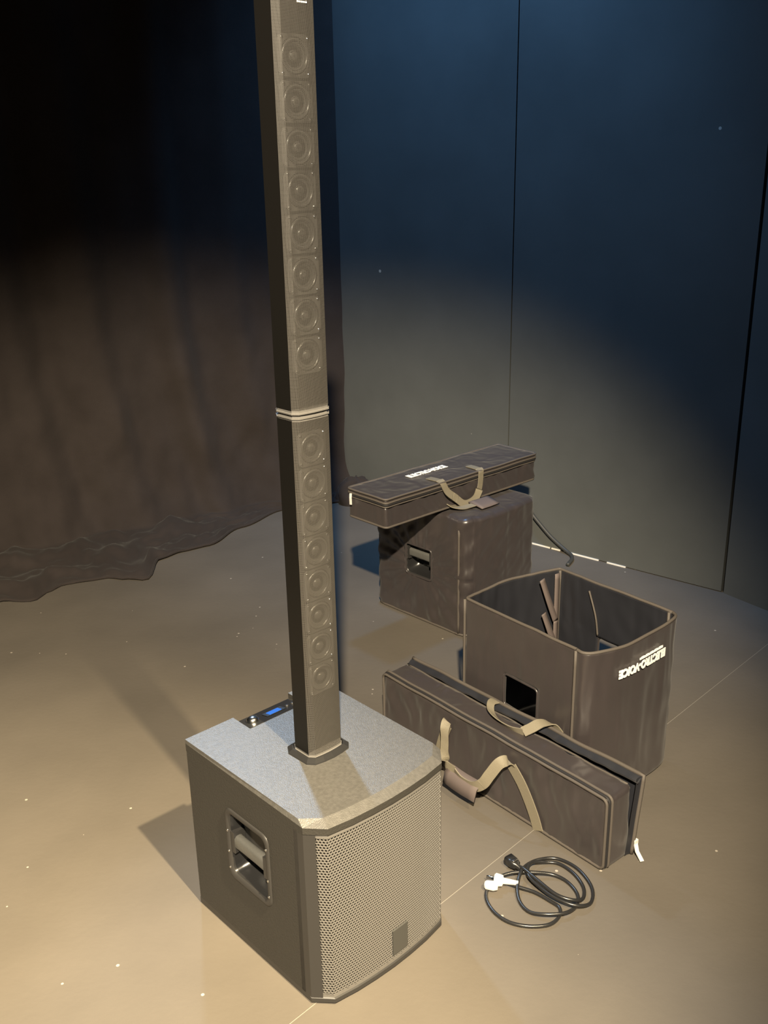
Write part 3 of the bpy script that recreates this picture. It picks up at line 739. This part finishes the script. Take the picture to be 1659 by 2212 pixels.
MB().tube(hloop(-.0035, TH + .000, .002), .0042, 6, True).build('edge_binding', 'pipe', lidt, True)
MB().tube(hloop(-.0040, TH - .013, .002), .0036, 6, True).build('edge_binding', 'pipe', lidt, True)
MB().tube(hloop(-.0022, TH - .020, .002), .0050, 6, True).build('zip', 'zip', tb, True)
MB().tube(hloop(-.0015, TH - .028, .002), .0034, 6, True).build('edge_binding', 'pipe', tb, True)
MB().tube(hloop(-.0005, .007), .0042, 6, True).build('edge_binding', 'pipe', tb, True)
MB().ribbon([(-.008, TW - .02, TH - .014), (-.013, TW - .024, TH - .028), (-.014, TW - .026, TH - .052)], (0, 1, 0), .009, .003).build('zip_pull', 'plug', tb)
strap([(.262, .06, TH + .0055), (.264, .02, TH + .006), (.266, -.004, TH + .003), (.285, -.012, TH - .035), (.325, -.016, .040), (.360, -.020, .012), (.395, -.020, .008), (.430, -.018, .020), (.452, -.014, .050), (.462, -.010, TH - .02), (.466, -.004, TH + .003), (.468, .02, TH + .006), (.470, .06, TH + .0055)],
      lambda t: (1, 0, 0) if t < .12 or t > .88 else (math.cos((t - .5) * 2.6) * .0 + (1 if t < .35 or t > .65 else .1), .15, .6 if .3 < t < .7 else .2), .028, 'web', tb)
# second handle dangling on top of the cover, with its wrap
strap([(.30, .004, .02), (.310, -.012, .012), (.335, -.034, .006), (.365, -.040, .006), (.40, -.050, .010)], (.3, 1, .1), .026, 'web', tb)
lo = [[Vector((x, y + .004 * nz(x * 20, 2), z)) for y, z in ((-.018, .012), (-.036, .018), (-.070, .010), (-.088, .0035), (-.088, .001), (-.068, .004), (-.036, .010), (-.018, .006))] for x in (.385, .40, .43, .46, .478)]
MB().loft(lo, True, True).build('grip_wrap', 'velcro', tb, True)
# lettering on the lid
v, f = text_mesh('ELECTRO-VOICE', .038, .0022)
x0 = min(p.x for p in v); x1 = max(p.x for p in v); k = .190 / (x1 - x0)
mesh('lettering', [(.315 + p.x * k, .108 + p.y, TH + .0055 + p.z) for p in v], f, 'white', lidt, False)

# ------------------------------------------------------------------ coiled mains cable
cb = thing('power_cable', 'short black mains cable coiled on the floor with a pale plug', 'cable', (0.34, 1.86, 0))
P = [(.252, 1.884, .014), (.275, 1.880, .010), (.300, 1.868, .008), (.335, 1.852, .006), (.365, 1.825, .005), (.385, 1.800, .005), (.377, 1.770, .005), (.350, 1.748, .005), (.305, 1.745, .005), (.262, 1.760, .005),
     (.232, 1.795, .005), (.221, 1.840, .005), (.233, 1.880, .006), (.262, 1.903, .010), (.300, 1.912, .014), (.345, 1.911, .013), (.388, 1.908, .008), (.418, 1.886, .005), (.434, 1.845, .005), (.425, 1.806, .006), (.395, 1.778, .011), (.352, 1.774, .011), (.315, 1.788, .006),
     (.297, 1.820, .006), (.296, 1.860, .011), (.308, 1.900, .020), (.330, 1.938, .014), (.366, 1.966, .006), (.410, 1.968, .005), (.452, 1.930, .005), (.472, 1.868, .005), (.460, 1.815, .006), (.425, 1.796, .014), (.385, 1.812, .018), (.352, 1.848, .018),
     (.326, 1.892, .022), (.338, 1.936, .020), (.372, 1.954, .007), (.408, 1.950, .006), (.438, 1.915, .006), (.452, 1.868, .006), (.444, 1.826, .010), (.418, 1.808, .019), (.380, 1.822, .024), (.345, 1.868, .026), (.318, 1.912, .024), (.308, 1.926, .018)]
P = [Vector((x - .34, y - 1.86, z)) for x, y, z in P]
MB().tube(catmull(P, 6), .0042, 8).build('cord', 'rubber', cb, True)
# black socket end
d = Vector((-.42, .62, 0)).normalized(); s = Vector((.310 - .34, 1.922 - 1.86, .018)); sd = Vector((-d.y, d.x, 0))
def along(o, dd, sd_, secs): return [[o + dd * t + sd_ * a + Vector((0, 0, b)) for a, b in rrect(w_, h_, min(w_, h_) * .3, 3)] for t, w_, h_ in secs]
soc = MB().loft(along(s, d, sd, ((-.004, .010, .010), (.008, .012, .012), (.010, .020, .018), (.024, .027, .022), (.042, .027, .022))), True, True).build('socket', 'rubber', cb, True)
MB().loft(along(s + Vector((0, 0, .011)), d, sd, ((.014, .012, .002), (.018, .016, .003), (.024, .012, .002))), True, True).build('clip', 'steel', soc, True)
# pale plug end
d = Vector((-.96, .24, 0)).normalized(); s = Vector((.256 - .34, 1.884 - 1.86, .015)); sd = Vector((-d.y, d.x, 0))
pl = MB().loft(along(s, d, sd, ((-.045, .009, .009), (-.010, .013, .013), (-.008, .026, .018), (.008, .030, .024), (.012, .022, .020))), True, True).build('plug', 'plug', cb, True)
for o in (-.008, .008):
    q = s + d * .012 + sd * o; MB().tube([q, q + d * .019], .0026, 8).build('pin', 'chrome', pl, True)
q0 = s + d * .006 + sd * .022
MB().loft(along(q0, d, sd, ((-.006, .014, .014), (.004, .020, .020), (.022, .018, .018), (.026, .012, .012))), True, True).build('plug_cap', 'plug', cb, True)

# ------------------------------------------------------------------ bent black hose against the back wall
wn = Vector((-.651, -.759, 0))      # out of the wall
H = [(.655, 4.123, .212), (.657, 4.120, .180), (.672, 4.108, .145), (.705, 4.080, .105), (.745, 4.046, .062), (.785, 4.010, .030), (.812, 3.975, .013), (.822, 3.945, .009), (.815, 3.900, .009), (.786, 3.842, .009)]
H = [Vector(p) + wn * .012 for p in H]
hs = thing('rubber_hose', 'short bent black rubber hose leaning against the foot of the back wall', 'hose', (.79, 3.86, 0))
H = [p - Vector((.79, 3.86, 0)) for p in H]
MB().tube(catmull(H, 7), .0085, 10).build('hose', 'hose', hs, True)
MB().tube([H[0] + Vector((0, 0, -.004)), H[0] + Vector((0, 0, .010))], .0095, 10).build('end_cap', 'glint_and_cap', hs, True)
